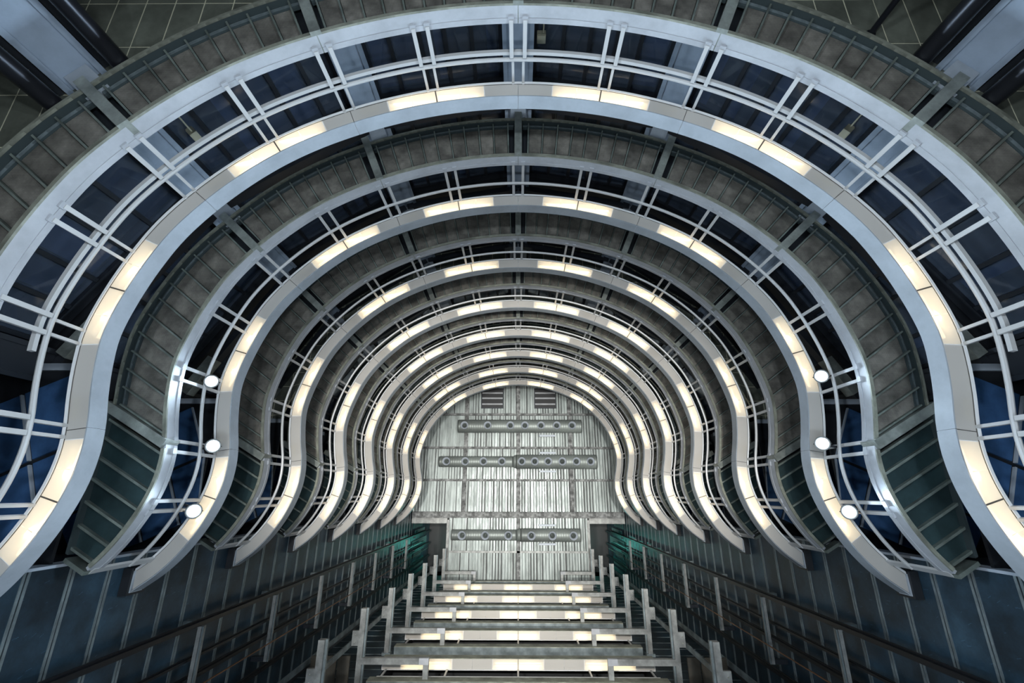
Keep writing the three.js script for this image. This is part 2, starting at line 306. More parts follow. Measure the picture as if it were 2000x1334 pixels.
// columns behind the walkways
const columnList = [[0, 0], [1, -1], [1, 1], [2, -1], [2, 1], [3, -1], [3, 1]];
const colLabels = ['pale blue column behind the crown of the rings', 'pale blue column next left of the crown column', 'pale blue column next right of the crown column', 'wide pale blue column with dark pipes in the upper left corner', 'wide pale blue column with dark pipes in the upper right corner', 'dark column at the left neck of the rings', 'dark column at the right neck of the rings'];
columnList.forEach(([i, sg], n) => {
  const [cx, cz] = [COLS[i][0] * (sg || 1), COLS[i][1]], r = Math.hypot(cx, cz), nx = cx / r, nz = cz / r, tx = -nz, tz = nx;
  const c = thing('column', colLabels[n], 'column', 'columns carrying the walkways', [0, Y(0), 0]);
  const bar = (t0, t1, n0, n1, h0, h1) => prism([[t0, n0], [t1, n0], [t1, n1], [t0, n1]].map(([a, b]) => [cx + tx * a + nx * b, cz + tz * a + nz * b]), h0, h1);
  const cm = i === 3 ? M.darkSteel : M.column;
  part(c, 'shaft', bar(-0.075, 0.075, -0.03, 0.06, GROUND, TOPH), cm);
  part(c, 'flange', bar(-0.10, -0.072, -0.045, 0.07, GROUND, TOPH), cm);
  part(c, 'flange', bar(0.072, 0.10, -0.045, 0.07, GROUND, TOPH), cm);
  if (i >= 2) for (const t of [-1, 1]) {
    part(c, 'drain_pipe', cyl(cx + tx * t * 0.165 - nx * 0.17, cz + tz * t * 0.165 - nz * 0.17, 0.040, GROUND, FL(1) + 0.16), M.pipe);
    part(c, 'glass_fin', bar(t * 0.105, t * 0.13, -0.02, 0.05, GROUND, 1.9), M.darkSteel);
  }
});
{ const g = thing('thin_pipe', 'thin dark vertical pipe crossing the tiled soffit, upper right', 'pipe', null, [1.69 * U, Y(0), 2.09 * U]);
  part(g, 'pipe_run', cyl(0, 0, 0.014, GROUND, FL(1) + 0.086, 12), M.pipe);
  part(g, 'pipe_collar', cyl(0, 0, 0.022, FL(1) + 0.07, FL(1) + 0.084, 12), M.pipe); }
for (const [x, z, a, t] of [[0.15, 2.80, 0, 'just right of the crown column'], [-1.93, 2.02, 0.77, 'beside the upper left column'], [1.93, 2.02, -0.77, 'beside the upper right column']]) {
  const g = thing('junction_box', `beige box with a thin conduit ${t}, lowest storey`, 'box', 'beige boxes beside the columns', [x * U, Y(2.10), z * U]);
  g.rotation.y = a;
  part(g, 'box_body', rect(-0.028, 0.028, -0.02, 0.02, -0.03, 0.03), M.beige);
  part(g, 'box_lid', rect(-0.024, 0.024, -0.024, -0.02, -0.026, 0.026), M.beige);
  part(g, 'conduit', cyl(0.012, 0, 0.005, -0.42, -0.03, 8), M.beige);
}
// glazed facade between the columns, one bay per storey
const chords = []; for (const sg of [-1, 1]) for (let i = 0; i < 3; i++) chords.push([COLS[i][0] * sg, COLS[i][1], COLS[i + 1][0] * sg, COLS[i + 1][1], sg, i]);
let win = 0;
const bayName = ['beside the crown', 'in the middle bay', 'towards the neck'];
for (let k = 1; k <= 8; k++) for (const [ax0, az0, bx0, bz0, sg, bi] of chords) {
  const l = Math.hypot(bx0 - ax0, bz0 - az0), dx = (bx0 - ax0) / l, dz = (bz0 - az0) / l; let nx = dz, nz = -dx; if (nx * ax0 + nz * az0 < 0 || (ax0 === 0 && nz < 0)) { nx = -nx; nz = -nz; }
  const off = 0.10, ax = ax0 + nx * off, az = az0 + nz * off;
  const g = thing('window_' + (++win), `dark glazed office bay ${bayName[bi]} on the ${sg < 0 ? 'left' : 'right'}, ${ordinal(k - 1, 8)}`, 'window', null, [0, Y(FL(k)), 0], 'structure');
  const seg = (t0, t1, n0, n1, h0, h1) => prism([[t0, n0], [t1, n0], [t1, n1], [t0, n1]].map(([a, b]) => [ax + dx * a + nx * b, az + dz * a + nz * b]), h0, h1);
  part(g, 'sill', seg(0, l, -0.02, 0.04, 0.13, 0.17), M.darkSteel);
  part(g, 'head', seg(0, l, -0.02, 0.04, 0.93, 0.99), M.darkSteel);
  if (k > 1) part(g, 'chord_beam', seg(0.02, l - 0.02, -0.17, -0.115, 0.0, 0.07), M.darkSteel);
  if (k > 1) part(g, 'floor_edge', seg(-0.1, l + 0.1, -0.06, 0.04, 0.0, 0.08), M.dark);
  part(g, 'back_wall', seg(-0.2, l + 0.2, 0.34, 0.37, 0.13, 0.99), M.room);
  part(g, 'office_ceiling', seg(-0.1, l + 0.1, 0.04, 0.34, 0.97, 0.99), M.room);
  const nP = 5, e = [0.1]; for (let j = 1; j < nP; j++) e.push(0.1 + (l - 0.2) * (j + (rnd() - 0.5) * 0.35) / nP); e.push(l - 0.1);
  for (let j = 0; j <= nP; j++) part(g, 'mullion', seg(e[j] - 0.012, e[j] + 0.012, -0.015, 0.03, 0.17, 0.93), M.darkSteel);
  for (let j = 0; j < nP; j++) {
    part(g, 'pane', seg(e[j] + 0.012, e[j + 1] - 0.012, 0.006, 0.008, 0.17, 0.93), M.glass);
    const q = rnd();
    if (q < 0.55) part(g, 'blind', seg(e[j] + 0.02, e[j + 1] - 0.02, 0.045, 0.052, 0.18 + (q < 0.25 ? 0.3 : 0), 0.92), q < 0.18 ? M.blindPale : M.blind);
    else if (q < 0.75) part(g, 'blind', seg(e[j] + 0.02, e[j] + (e[j + 1] - e[j]) * 0.45, 0.045, 0.052, 0.18, 0.92), M.blindPale);
  }
}
// tiled soffits outside the walkways (real panels with open joints)
function tiles(name, label, h, keep, rMin, x0, x1, z0, z1, w, d, mats, gapMat) {
  const g = thing(name, label, 'ceiling', null, [0, Y(h), 0], 'structure'), fill = [];
  const trimmed = p => { const r = Math.hypot(p[0], p[1]), f = Math.max(1, rMin / r); return [p[0] * f, p[1] * f]; };   // tiles beside the walkway are cut to its edge
  for (let x = x0; x < x1; x += w) for (let z = z0; z < z1; z += d) {
    if (!keep(x + w / 2, z + d / 2)) continue;
    const q = 0.0034;
    part(g, 'ceiling_panel', prism([[x + q, z + q], [x + w - q, z + q], [x + w - q, z + d - q], [x + q, z + d - q]].map(trimmed), 0, 0.012), mats[Math.floor(rnd() * mats.length)]);
    fill.push(prism([[x, z], [x + w, z], [x + w, z + d], [x, z + d]].map(trimmed), 0.0016, 0.03));
  }
  if (fill.length) part(g, 'ceiling_grid', mergeGeometries(fill), gapMat);
}
const hyp = Math.hypot;
const lowTile = sg => (x, z) => { const r = hyp(x, z); return r > 2.38 && r < 3.75 && z > 0.75 && (sg < 0 ? x < -0.07 : x > 0.07); };
tiles('ceiling_low_left', 'olive tiled soffit in the upper left corner', FL(1) + 0.085, lowTile(-1), 2.50, -3.36, 0, 0.84, 3.4, 0.148, 0.30, M.tile, M.tileGap);
tiles('ceiling_low_right', 'olive tiled soffit in the upper right corner', FL(1) + 0.085, lowTile(1), 2.50, -0.004, 3.36, 0.84, 3.4, 0.148, 0.30, M.tile, M.tileGap);
const upTile = sg => (x, z) => { const r = hyp(x, z); return r > 2.45 && r < 2.98 && z > 0.62 && (sg < 0 ? x < -0.1 : x > 0.1); };
tiles('ceiling_mid_left', 'olive tiled soffit seen through the third railing on the left', FL(4) + 0.06, upTile(-1), 2.53, -2.96, 0, 0.6, 3.0, 0.148, 0.15, M.tile, M.tileGap);
tiles('ceiling_mid_right', 'olive tiled soffit seen through the third railing on the right', FL(4) + 0.06, upTile(1), 2.53, -0.004, 2.96, 0.6, 3.0, 0.148, 0.15, M.tile, M.tileGap);
// navy soffits over the side wings; blue floodlight is put into their colour
for (const k of [2, 3, 4, 5, 6, 7, 8]) for (const sg of [-1, 1]) {
  const g = thing('ceiling_wing_' + (sg < 0 ? 'left_' : 'right_') + k, `navy soffit panels with blue floodlight in the colour and pale edges over the ${sg < 0 ? 'left' : 'right'} wing, level ${k}`, 'ceiling', null, [0, Y(FL(k) - 0.03), 0], 'structure');
  const a = Math.atan2(0.447, 0.21), ux = Math.cos(a), uz = Math.sin(a), vx = -uz, vz = ux;   // panels lie askew
  const P = (u, v) => [sg * (2.62 + ux * u - vx * v), 0.15 + uz * u + vz * v * -1];
  const ok = p => Math.abs(p[0]) > 2.36 && Math.abs(p[0]) < 3.6 && p[1] > -0.42 && p[1] < 0.66;
  for (let i = -3; i < 4; i++) for (let j = -5; j < 6; j++) {
    const u0 = i * 0.42, u1 = u0 + 0.42, v0 = j * 0.27, v1 = v0 + 0.27;
    const c = P((u0 + u1) / 2, (v0 + v1) / 2); if (!ok(c)) continue;
    const clip = p => [sg * Math.min(3.6, Math.max(2.34, Math.abs(p[0]))), Math.min(0.66, Math.max(-0.42, p[1]))];
    part(g, 'ceiling_panel', prism([P(u0 + .012, v0 + .012), P(u1 - .012, v0 + .012), P(u1 - .012, v1 - .012), P(u0 + .012, v1 - .012)].map(clip), 0, 0.012), M.navy);
    part(g, 'edge_trim', prism([P(u0 + .012, v0 + .003), P(u1 - .012, v0 + .003), P(u1 - .012, v0 + .012), P(u0 + .012, v0 + .012)].map(clip), -0.004, 0.012), M.trim);
  }
  part(g, 'ceiling_back', rect(sg * 2.36, sg * 3.6, -0.42, 0.66, 0.012, 0.03), M.dark);
  part(g, 'edge_beam', rect(sg * 2.36, sg * 3.6, 0.66, 0.70, -0.01, 0.03), M.trim);
}

// ------------------------------------------------------------------ walkways
const B1 = sOf(0.94, 2.02, 0.09), B2 = sOf(1.665, 1.47, 0.09), NECK = sOf(1.943, 0.25, 0.09), TIPF = sOf(2.19, -0.385, 0.09);
const lerp = (a, b, t) => a + (b - a) * t;
const RIBA = [[0, 90], [B1, 112.3], [B2, 137.2], [NECK, 151], [SMAX, 152]];
function ribDir(s) { const t = Math.abs(s); let a = 90; for (let i = 0; i < 4; i++) if (t >= RIBA[i][0]) a = lerp(RIBA[i][1], RIBA[i + 1][1], Math.min(1, (t - RIBA[i][0]) / (RIBA[i + 1][0] - RIBA[i][0]))); a *= Math.PI / 180; return [(s < 0 ? 1 : -1) * Math.cos(a), Math.sin(a)]; }
const OI = 0.088;                                        // inner face of the fascia, from the trough's inner edge
function outer(s, extra = 0) {                           // outer edge of the walkway, measured along the rib direction
  const p = at(s, OI), [dx, dz] = ribDir(s), t = Math.abs(s); let w;
  if (t <= NECK + 1e-6) w = t < B2 ? lerp(0.326, 0.318, t / B2) : lerp(0.318, 0.40, (t - B2) / (NECK - B2)); else w = (2.305 - Math.abs(p.x)) / Math.abs(dx);
  w = Math.max(0.02, w) + extra; return [p.x + dx * w, p.z + dz * w];
}
const inner = (s, extra = 0) => { const p = at(s, OI), [dx, dz] = ribDir(s); return [p.x + dx * extra, p.z + dz * extra]; };
function strip(fa, fb, s0, s1, n, h0, h1) {              // curved strip between two plan functions, as joined prisms
  const gs = []; for (let i = 0; i < n; i++) { const a = lerp(s0, s1, i / n), b = lerp(s0, s1, (i + 1) / n); gs.push(prism([fa(a), fa(b), fb(b), fb(a)], h0, h1)); }
  return mergeGeometries(gs);
}
const RING = 8;
const walkwayProto = (() => {
  const g = new THREE.Group();
  const cuts = [[0, B1, 9], [B1, B2, 9], [B2, NECK, 11], [NECK, TIPF - 0.02, 6]];
  for (const sg of [-1, 1]) {
    cuts.forEach(([a, b, n], bi) => {
      const a1 = a + (bi === 0 ? 0.028 : 0.026), b1 = b - (bi === 3 ? 0.01 : 0.026), tail = bi === 3;
      part(g, 'fascia', sweep(boxProfile(OI, OI + 0.02, 0, 0.084), sg > 0 ? a + 0.002 : -b + 0.002, sg > 0 ? b - 0.002 : -a - 0.002, 26), M.fascia);
      part(g, 'inner_lip', sweep(boxProfile(OI, OI + 0.020, -0.010, 0), sg > 0 ? a + 0.024 : -b + 0.024, sg > 0 ? b - 0.024 : -a - 0.024, 26), M.lip);
      part(g, 'floor_plate', strip(s => inner(s, 0.02), s => outer(s, -0.01), sg * a, sg * b, 14, 0.066, 0.078), M.dark);
      if (!tail) {
        part(g, 'outer_lip', strip(s => outer(s, -0.015), s => outer(s), sg * a, sg * b, 18, -0.012, 0.0), M.lip);
        part(g, 'outer_web', strip(s => outer(s, -0.012), s => outer(s, -0.002), sg * a, sg * b, 18, 0.0, 0.075), M.channel);
        part(g, 'edge_channel', strip(s => outer(s, -0.056), s => outer(s, -0.018), sg * a1, sg * b1, 18, 0.03, 0.042), M.channel);
        part(g, 'channel_flange', strip(s => outer(s, -0.040), s => outer(s, -0.036), sg * a1, sg * b1, 18, 0.02, 0.03), M.strip);
      }
      else part(g, 'outer_lip', strip(s => outer(s, -0.012), s => outer(s, 0.004), sg * (a + 0.03), sg * (b - 0.01), 14, -0.004, 0.07), M.channel);
      part(g, 'fascia_step', sweep(boxProfile(OI - 0.003, OI + 0.001, 0.058, 0.0835), sg > 0 ? a + 0.003 : -b + 0.003, sg > 0 ? b - 0.003 : -a - 0.003, 26), M.fascia);
      const pad = tail ? 0.05 : 0.035;
      for (let i = 0; i < n; i++) {
        const s0 = lerp(a1 + pad, b1 - pad * 0.6, i / n), s1 = lerp(a1 + pad, b1 - pad * 0.6, (i + 1) / n), oe = tail ? -0.004 : -0.058, q = 0.006;
        part(g, 'soffit_panel', prism([inner(sg * (s0 + q), 0.036), inner(sg * (s1 - q), 0.036), outer(sg * (s1 - q), oe), outer(sg * (s0 + q), oe)], 0.03, 0.042), tail ? M.smooth[(i + bi) % 3] : M.mesh[(i * 2 + bi + (sg > 0 ? 1 : 0)) % 3]);
      }
      for (let i = 0; i <= n; i++) {
        const s0 = sg * lerp(a1 + pad, b1 - pad * 0.6, i / n), p = inner(s0, 0.03), o = outer(s0, tail ? -0.004 : -0.03);
        part(g, 'rib', along(p[0], p[1], o[0], o[1], tail ? 0.012 : 0.009, 0.004, 0.045), M.rib);
      }
      if (!tail) { const [p, o] = [inner(sg * b, 0.0), outer(sg * b, 0.045)]; part(g, 'radial_beam', along(p[0], p[1], o[0], o[1], 0.05, -0.022, 0.085), M.beam); }
    });
    // brackets that tie the beams to the columns
    for (const i of [1, 2]) { const c = COLS[i], r = hyp(c[0], c[1]); const f0 = (r - 0.23) / r, f1 = (r - 0.04) / r; part(g, 'bracket', along(sg * c[0] * f0, c[1] * f0, sg * c[0] * f1, c[1] * f1, 0.11, 0.02, 0.12), M.band); }
    part(g, 'neck_bracket', along(sg * 2.49, 1.035, sg * 2.655, 0.752, 0.075, -0.035, 0.05), M.beam);
    const e0 = inner(sg * TIPF, 0), e1 = outer(sg * TIPF, 0); part(g, 'end_channel', along(e0[0], e0[1], e1[0], e1[1], 0.02, -0.004, 0.07), M.rib);
  }
  const o = outer(0, 0.045); part(g, 'radial_beam', along(0, at(0, OI).z, 0, o[1], 0.05, -0.022, 0.085), M.beam);
  part(g, 'bracket', along(0, 2.52, 0, 2.72, 0.11, 0.02, 0.12), M.band);
  return g;
})();
walkwayProto.userData = { category: 'walkway' };
for (let k = 1; k <= RING; k++) copyThing(walkwayProto, 'walkway', `curved walkway with mesh soffit panels and pale fascia, ${ordinal(k - 1, RING)}`, 'stacked curved walkways', [0, Y(FL(k)), 0]);

// ------------------------------------------------------------------ railings
const PAIRS = [[0, 2.19], [0.48, 2.15], [0.94, 2.02], [1.317, 1.79], [1.69, 1.455], [1.922, 1.10], [1.988, 0.67], [1.948, 0.246], [1.978, -0.074]].map(([x, z]) => sOf(x, z, 0.09));
PAIRS[0] = 0;
function postGeo(s, o, h0, h1, w = 0.019, d = 0.012) {
  const p = at(s, o), t = [p.tx, p.tz], n = [p.nx, p.nz];
  return prism([[-1, -1], [1, -1], [1, 1], [-1, 1]].map(([a, b]) => [p.x + t[0] * a * w / 2 + n[0] * b * d / 2, p.z + t[1] * a * w / 2 + n[1] * b * d / 2]), h0, h1);
}
const sEnd = SMAX - 0.06;
function makeRailing(lowest) {
  const g = new THREE.Group(), rh = 0.277;
  part(g, 'handrail', sweep(tubeProfile(0.088, rh, 0.0105), -TIPF, TIPF, 180), M.rail);
  if (lowest) part(g, 'kick_rail', sweep(boxProfile(0.092, 0.112, 0.238, 0.256), -NECK + 0.3, NECK - 0.3, 140), M.rail);
  for (const sg of [-1, 1]) for (const ps of PAIRS) for (const e of [-1, 1]) {
    if (ps === 0 && sg < 0) continue;
    const s = sg * ps + e * 0.033;
    if (lowest) { part(g, 'post', postGeo(s, 0.080, 0.06, 0.26, 0.02, 0.014), M.rail); part(g, 'post', postGeo(sg * ps + e * 0.027, 0.098, 0.285, TROUGH + 0.03, 0.014, 0.012), M.rail); }
    else part(g, 'post', postGeo(s, 0.098, 0.06, TROUGH + 0.03), M.rail);
    part(g, 'post_shoe', postGeo(s, 0.09, 0.045, 0.075, 0.03, 0.024), M.fascia);
  }
  for (const sg of [-1, 1]) part(g, 'end_post', postGeo(sg * (TIPF - 0.012), 0.092, 0.03, TROUGH + 0.01, 0.034, 0.014), M.rail);
  return g;
}
const railLow = makeRailing(true), railUp = makeRailing(false);
railLow.userData = railUp.userData = { category: 'railing' };
for (let k = 1; k <= RING; k++) copyThing(k === 1 ? railLow : railUp, 'railing', `curved pale railing with paired posts, ${ordinal(k - 1, RING)}${k === 1 ? ', with a double rail' : ''}`, 'railings of the curved walkways', [0, Y(FL(k)), 0]);

// ------------------------------------------------------------------ light troughs
const LITC = [sOf(0.468, 2.15, 0.09), sOf(1.317, 1.79, 0.09), sOf(1.902, 0.914, 0), sOf(1.912, -0.03, 0)], LITH = 0.265;
function tubeLamp(g, x, z, dirx, dirz, len, h) {
  const t = new THREE.CylinderGeometry(0.0075 * U, 0.0075 * U, len * U, 10); t.rotateZ(Math.PI / 2); t.rotateY(-Math.atan2(dirz, dirx)); t.translate(x * U, h * U, z * U);
  part(g, 'lamp_tube', t, M.tube);
  const r = new THREE.RectAreaLight(new THREE.Color().setRGB(...WARM), TUBE_LIGHT, len * U, 0.022 * U);
  r.position.set(x * U, (h - 0.0105) * U, z * U); r.rotation.set(-Math.PI / 2, 0, -Math.atan2(dirz, dirx), 'YXZ');
  r.rotation.set(0, 0, 0); r.quaternion.setFromRotationMatrix(new THREE.Matrix4().makeBasis(new THREE.Vector3(dirx, 0, dirz), new THREE.Vector3(dirz, 0, -dirx).negate().multiplyScalar(1), new THREE.Vector3(0, 1, 0)));
  g.add(r);
}
const troughProto = (() => {
  const g = new THREE.Group(), HT = 0.086, W = 0.104;
  const bays = [[0, B1], [B1, B2], [B2, NECK], [NECK, SMAX]];
  for (const sg of [-1, 1]) bays.forEach(([a, b], bi) => {
    const lo = (p, q) => sg > 0 ? p : -q, hi = (p, q) => sg > 0 ? q : -p;
    part(g, 'face_panel', sweep(boxProfile(0, 0.006, -0.002, HT), lo(a, b) + 0.0012, hi(a, b) - 0.0012, 30), M.band);
    for (const [o0, o1] of [[0.005, 0.0095], [W - 0.0125, W - 0.0085]]) part(g, 'edge_gasket', sheet(o0, o1, 0.0042, lo(a, b), hi(a, b), 30), M.strap);
    part(g, 'housing', mergeGeometries([
      sweep(boxProfile(W - 0.006, W, -0.004, HT), lo(a, b), hi(a, b), 30), sweep(boxProfile(0.006, W - 0.006, HT - 0.005, HT), lo(a, b), hi(a, b), 30),
      sweep(boxProfile(0.006, 0.0065, 0.004, HT - 0.005), lo(a, b), hi(a, b), 30), sweep(boxProfile(W - 0.012, W - 0.006, -0.004, 0.0), lo(a, b), hi(a, b), 30)]), M.inside);
    const c = LITC[bi], br = [a, c - LITH, c - LITH / 2, c, c + LITH / 2, c + LITH, b].map(v => Math.min(b, Math.max(a, v)));
    for (let i = 0; i < br.length - 1; i++) {
      const d0 = br[i] + 0.002, d1 = br[i + 1] - 0.002; if (d1 - d0 < 0.02) continue;
      part(g, 'diffuser_panel', sheet(0.007, W - 0.011, 0.006, lo(d0, d1), hi(d0, d1), 6), M.diffuser);
    }
    for (const v of [c - LITH, c + LITH]) if (v > a + 0.01 && v < b - 0.01) part(g, 'baffle', sweep(boxProfile(0.007, W - 0.007, 0.0075, HT - 0.006), sg * v - 0.002, sg * v + 0.002, 1), M.inside);
    part(g, 'joint_strap', sheet(0.006, W - 0.008, 0.0045, lo(c - 0.0035, c + 0.0035), hi(c - 0.0035, c + 0.0035), 1), M.strap);
    for (const v of [a, b]) if (v > 0.01 && v < SMAX - 0.01) part(g, 'joint_strap', sheet(0.006, W - 0.008, 0.0046, sg * v - 0.0016, sg * v + 0.0016, 1), M.strap);
    for (const e of [-1, 1]) { const s = sg * (c + e * 0.125), p = at(s, 0.05); tubeLamp(g, p.x, p.z, p.tx, p.tz, 0.225, 0.040); }
    if (bi < 3) { const p = at(sg * (b - 0.10), 0.07); part(g, 'ballast_box', prism([[-1, -1], [1, -1], [1, 1], [-1, 1]].map(([u, v]) => [p.x + p.tx * u * 0.05 + p.nx * v * 0.016, p.z + p.tz * u * 0.05 + p.nz * v * 0.016]), 0.012, 0.05), M.cover); }
  });
  for (const sg of [-1, 1]) {
    part(g, 'end_cap', rect(sg * 2.262, sg * 2.268, -0.556, -0.44, -0.004, HT), M.band);
    part(g, 'end_shade', rect(sg * 2.268, sg * 2.318, -0.57, -0.425, -0.02, HT + 0.03), M.dark);  // dark plate stands in for shade on the wall beside the trough tip
  }
  return g;
})();
troughProto.userData = { category: 'light fitting' };
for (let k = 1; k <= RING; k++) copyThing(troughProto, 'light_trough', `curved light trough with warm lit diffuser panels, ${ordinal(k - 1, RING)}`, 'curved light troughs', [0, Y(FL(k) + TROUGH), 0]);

// ------------------------------------------------------------------ floodlights clamped to the second railing
const floods = [[-1.95, 0.669, 'upper floodlight on the left neck of the second railing'], [-1.851, 0.267, 'middle floodlight on the left neck of the second railing'], [-1.881, -0.103, 'lower floodlight on the left neck of the second railing'], [1.915, 0.705, 'upper floodlight on the right neck of the second railing'], [1.831, 0.288, 'middle floodlight on the right neck of the second railing'], [1.90, -0.097, 'lower floodlight on the right neck of the second railing']];
for (const [x, z, label] of floods) {
  const h = 2.75, g = thing('floodlight', 'dazzling blue-white ' + label, 'floodlight', 'floodlights on the second railing', [x * U, Y(h), z * U]);
  const d = new THREE.Vector3(-x, -h * 0.75, -z * 0.4).normalize();
  const q = new THREE.Quaternion().setFromUnitVectors(new THREE.Vector3(0, -1, 0), d);
  const put = (name, geo, mat) => { geo.applyQuaternion(q); return part(g, name, geo, mat); };
  put('housing', new THREE.CylinderGeometry(0.09, 0.17, 0.16, 20).translate(0, 0.11, 0), M.darkSteel);
  put('lens', new THREE.CylinderGeometry(0.125, 0.125, 0.02, 24).translate(0, 0.02, 0), M.lens);
  put('bezel', new THREE.TorusGeometry(0.15, 0.022, 8, 28).rotateX(Math.PI / 2).translate(0, 0.015, 0), M.frameGrey);
  put('yoke', new THREE.TorusGeometry(0.19, 0.015, 6, 20, Math.PI).translate(0, 0.1, 0), M.darkSteel);
  const s = (x < 0 ? -1 : 1) * sOf(Math.abs(x), z, 0.03), p = at(s, 0.088);
  part(g, 'clamp', along(0, 0, p.x - x, p.z - z, 0.012, 0.03, 0.045), M.darkSteel);
  const l = new THREE.SpotLight(new THREE.Color().setRGB(...FLOOD_TINT), FLOOD, 0, 1.15, 0.6, 2);
  l.position.copy(d).multiplyScalar(0.05); l.target.position.copy(d).multiplyScalar(2); l.castShadow = true; l.shadow.radius = 6; g.add(l, l.target);
}

// ------------------------------------------------------------------ lift bay: guide rails, brackets
for (const sg of [-1, 1]) {
  const side = sg < 0 ? 'left' : 'right';
  const rails = [[2.2, -0.857, 0.026, 'railBlack', 'outermost dark'], [2.235, -1.075, 0.016, 'railBlack', 'second dark'], [2.215, -1.19, 0.024, 'railBlack', 'third dark'], [2.12, -1.215, 0.008, 'copper', 'thin coppery'], [2.19, -1.43, 0.024, 'railBlack', 'fourth dark']];
  for (const [x, z, w, m, t] of rails) {
    const g = thing('guide_rail', `${t} vertical lift rail on the ${side} wall`, 'rail', `lift rails on the ${side} wall`, [sg * x * U, Y(0), z * U]);
    part(g, 'rail_web', rect(-w / 2, w / 2, -w / 2, w / 2, GROUND, TOPH + 1), M[m]);
    if (w > 0.015) part(g, 'rail_flange', rect(sg * w * 0.4, sg * w * 0.7, -w * 0.95, w * 0.95, GROUND, TOPH + 1), M[m]);
  }
  const ch = thing('shaft_channel', `wide dark vertical channel between lift rails and landings, ${side}`, 'channel', null, [0, Y(0), 0]);
  part(ch, 'web', rect(sg * 2.02, sg * 2.10, -1.60, -1.57, GROUND, TOPH + 0.5), M.darkSteel);
  part(ch, 'flange', rect(sg * 2.02, sg * 2.035, -1.57, -1.52, GROUND, TOPH + 0.5), M.strip);
  const edge = thing('shaft_post', `slim steel post carrying the landing frames, ${side}`, 'post', null, [0, Y(0), 0]);
  part(edge, 'post_web', rect(sg * 1.615, sg * 1.63, -1.41, -1.365, GROUND, TOPH), M.strip);
  for (let i = 0; i < 7; i++) {
    const h = 3.535 + i;
    const g = thing('rail_bracket', `grey lift rail bracket on the ${side} wall, ${ordinal(i, 7)}`, 'bracket', `lift rail brackets on the ${side} wall`, [0, Y(h), 0]);
    part(g, 'arm', rect(sg * 2.175, sg * 2.205, -0.875, -1.385, -0.012, 0.03), M.frameGrey);
    part(g, 'arm_flange', rect(sg * 2.165, sg * 2.178, -0.875, -1.385, -0.012, 0.0), M.strip);
    part(g, 'wall_plate', rect(sg * 2.20, sg * 2.318, -0.885, -0.845, -0.01, 0.04), M.strip);
    part(g, 'wall_plate', rect(sg * 2.20, sg * 2.318, -1.385, -1.35, -0.01, 0.03), M.darkSteel);
    for (const u of [2.24, 2.255]) part(g, 'bolt', cyl(sg * u, -0.866, 0.004, -0.016, -0.01, 8), M.bolt);
  }
}

// ------------------------------------------------------------------ landings at the lift lobby
for (let i = 0; i < 7; i++) {
  const m = 4 + i, h = m + 0.02;
  const lab = ordinal(i, 7);
  if (m >= 5) {
    const s = thing('landing', `grey lift landing slab edge, ${ordinal(i - 1, 6)}`, 'landing', 'lift landings', [0, Y(h), 0]);
    part(s, 'slab', rect(-1.425, 1.425, -2.99, -1.755, -0.04, 0.06), M.dark);
    part(s, 'soffit_edge', rect(-1.42, 1.42, -1.755, -1.672, -0.07, -0.05), M.strip);
    part(s, 'edge_plate', rect(-1.42, 1.42, -1.672, -1.664, -0.07, 0.04), M.lip);
  }
  for (const sg of [-1, 1]) {
    const side = sg < 0 ? 'left' : 'right';
    const f = thing('landing_barrier', `pale grey right-angled steel frame at the ${side} end of the landings, ${lab}`, 'barrier', `landing barriers on the ${side}`, [0, Y(h), 0]);
    part(f, 'long_bar', rect(sg * 1.495, sg * 1.545, -1.08, -1.74, -0.025, 0.025), M.frameGrey);
    part(f, 'long_bar_flange', rect(sg * 1.478, sg * 1.495, -1.08, -1.74, 0.0, 0.025), M.strip);
    part(f, 'cross_bar', rect(sg * 0.855, sg * 1.495, -1.548, -1.495, -0.025, 0.02), M.frameGrey);
    part(f, 'corner_sleeve', rect(sg * 0.853, sg * 0.945, -1.549, -1.494, -0.027, 0.0), M.fascia);
    part(f, 'short_bar', rect(sg * 0.855, sg * 0.905, -1.548, -1.70, -0.024, 0.022), M.frameGrey);
    part(f, 'foot', rect(sg * 1.47, sg * 1.57, -1.74, -1.77, -0.03, 0.03), M.strip);
    const p = part(f, 'fixing_plate', rect(sg * 1.545, sg * 1.612, -1.272, -1.40, -0.012, 0.012), M.frameGrey);
    for (const z of [-1.31, -1.365]) part(p, 'bolt', cyl(sg * 1.585, z, 0.006, -0.02, -0.012, 8), M.bolt);
  }
}
for (const sg of [-1, 1]) for (let i = 0; i < 3; i++) {
  const g = thing('scaffold_board', `brown board laid across the shaft beside the ${sg < 0 ? 'left' : 'right'} landing frames, ${['nearest', 'middle', 'farthest'][i]}`, 'board', 'boards beside the landing frames', [0, Y(5.07), 0]);
  part(g, 'plank', rect(sg * (1.63 + i * 0.13), sg * (1.745 + i * 0.13), -1.775, -1.50, -0.01, 0.01), M.plank);
}
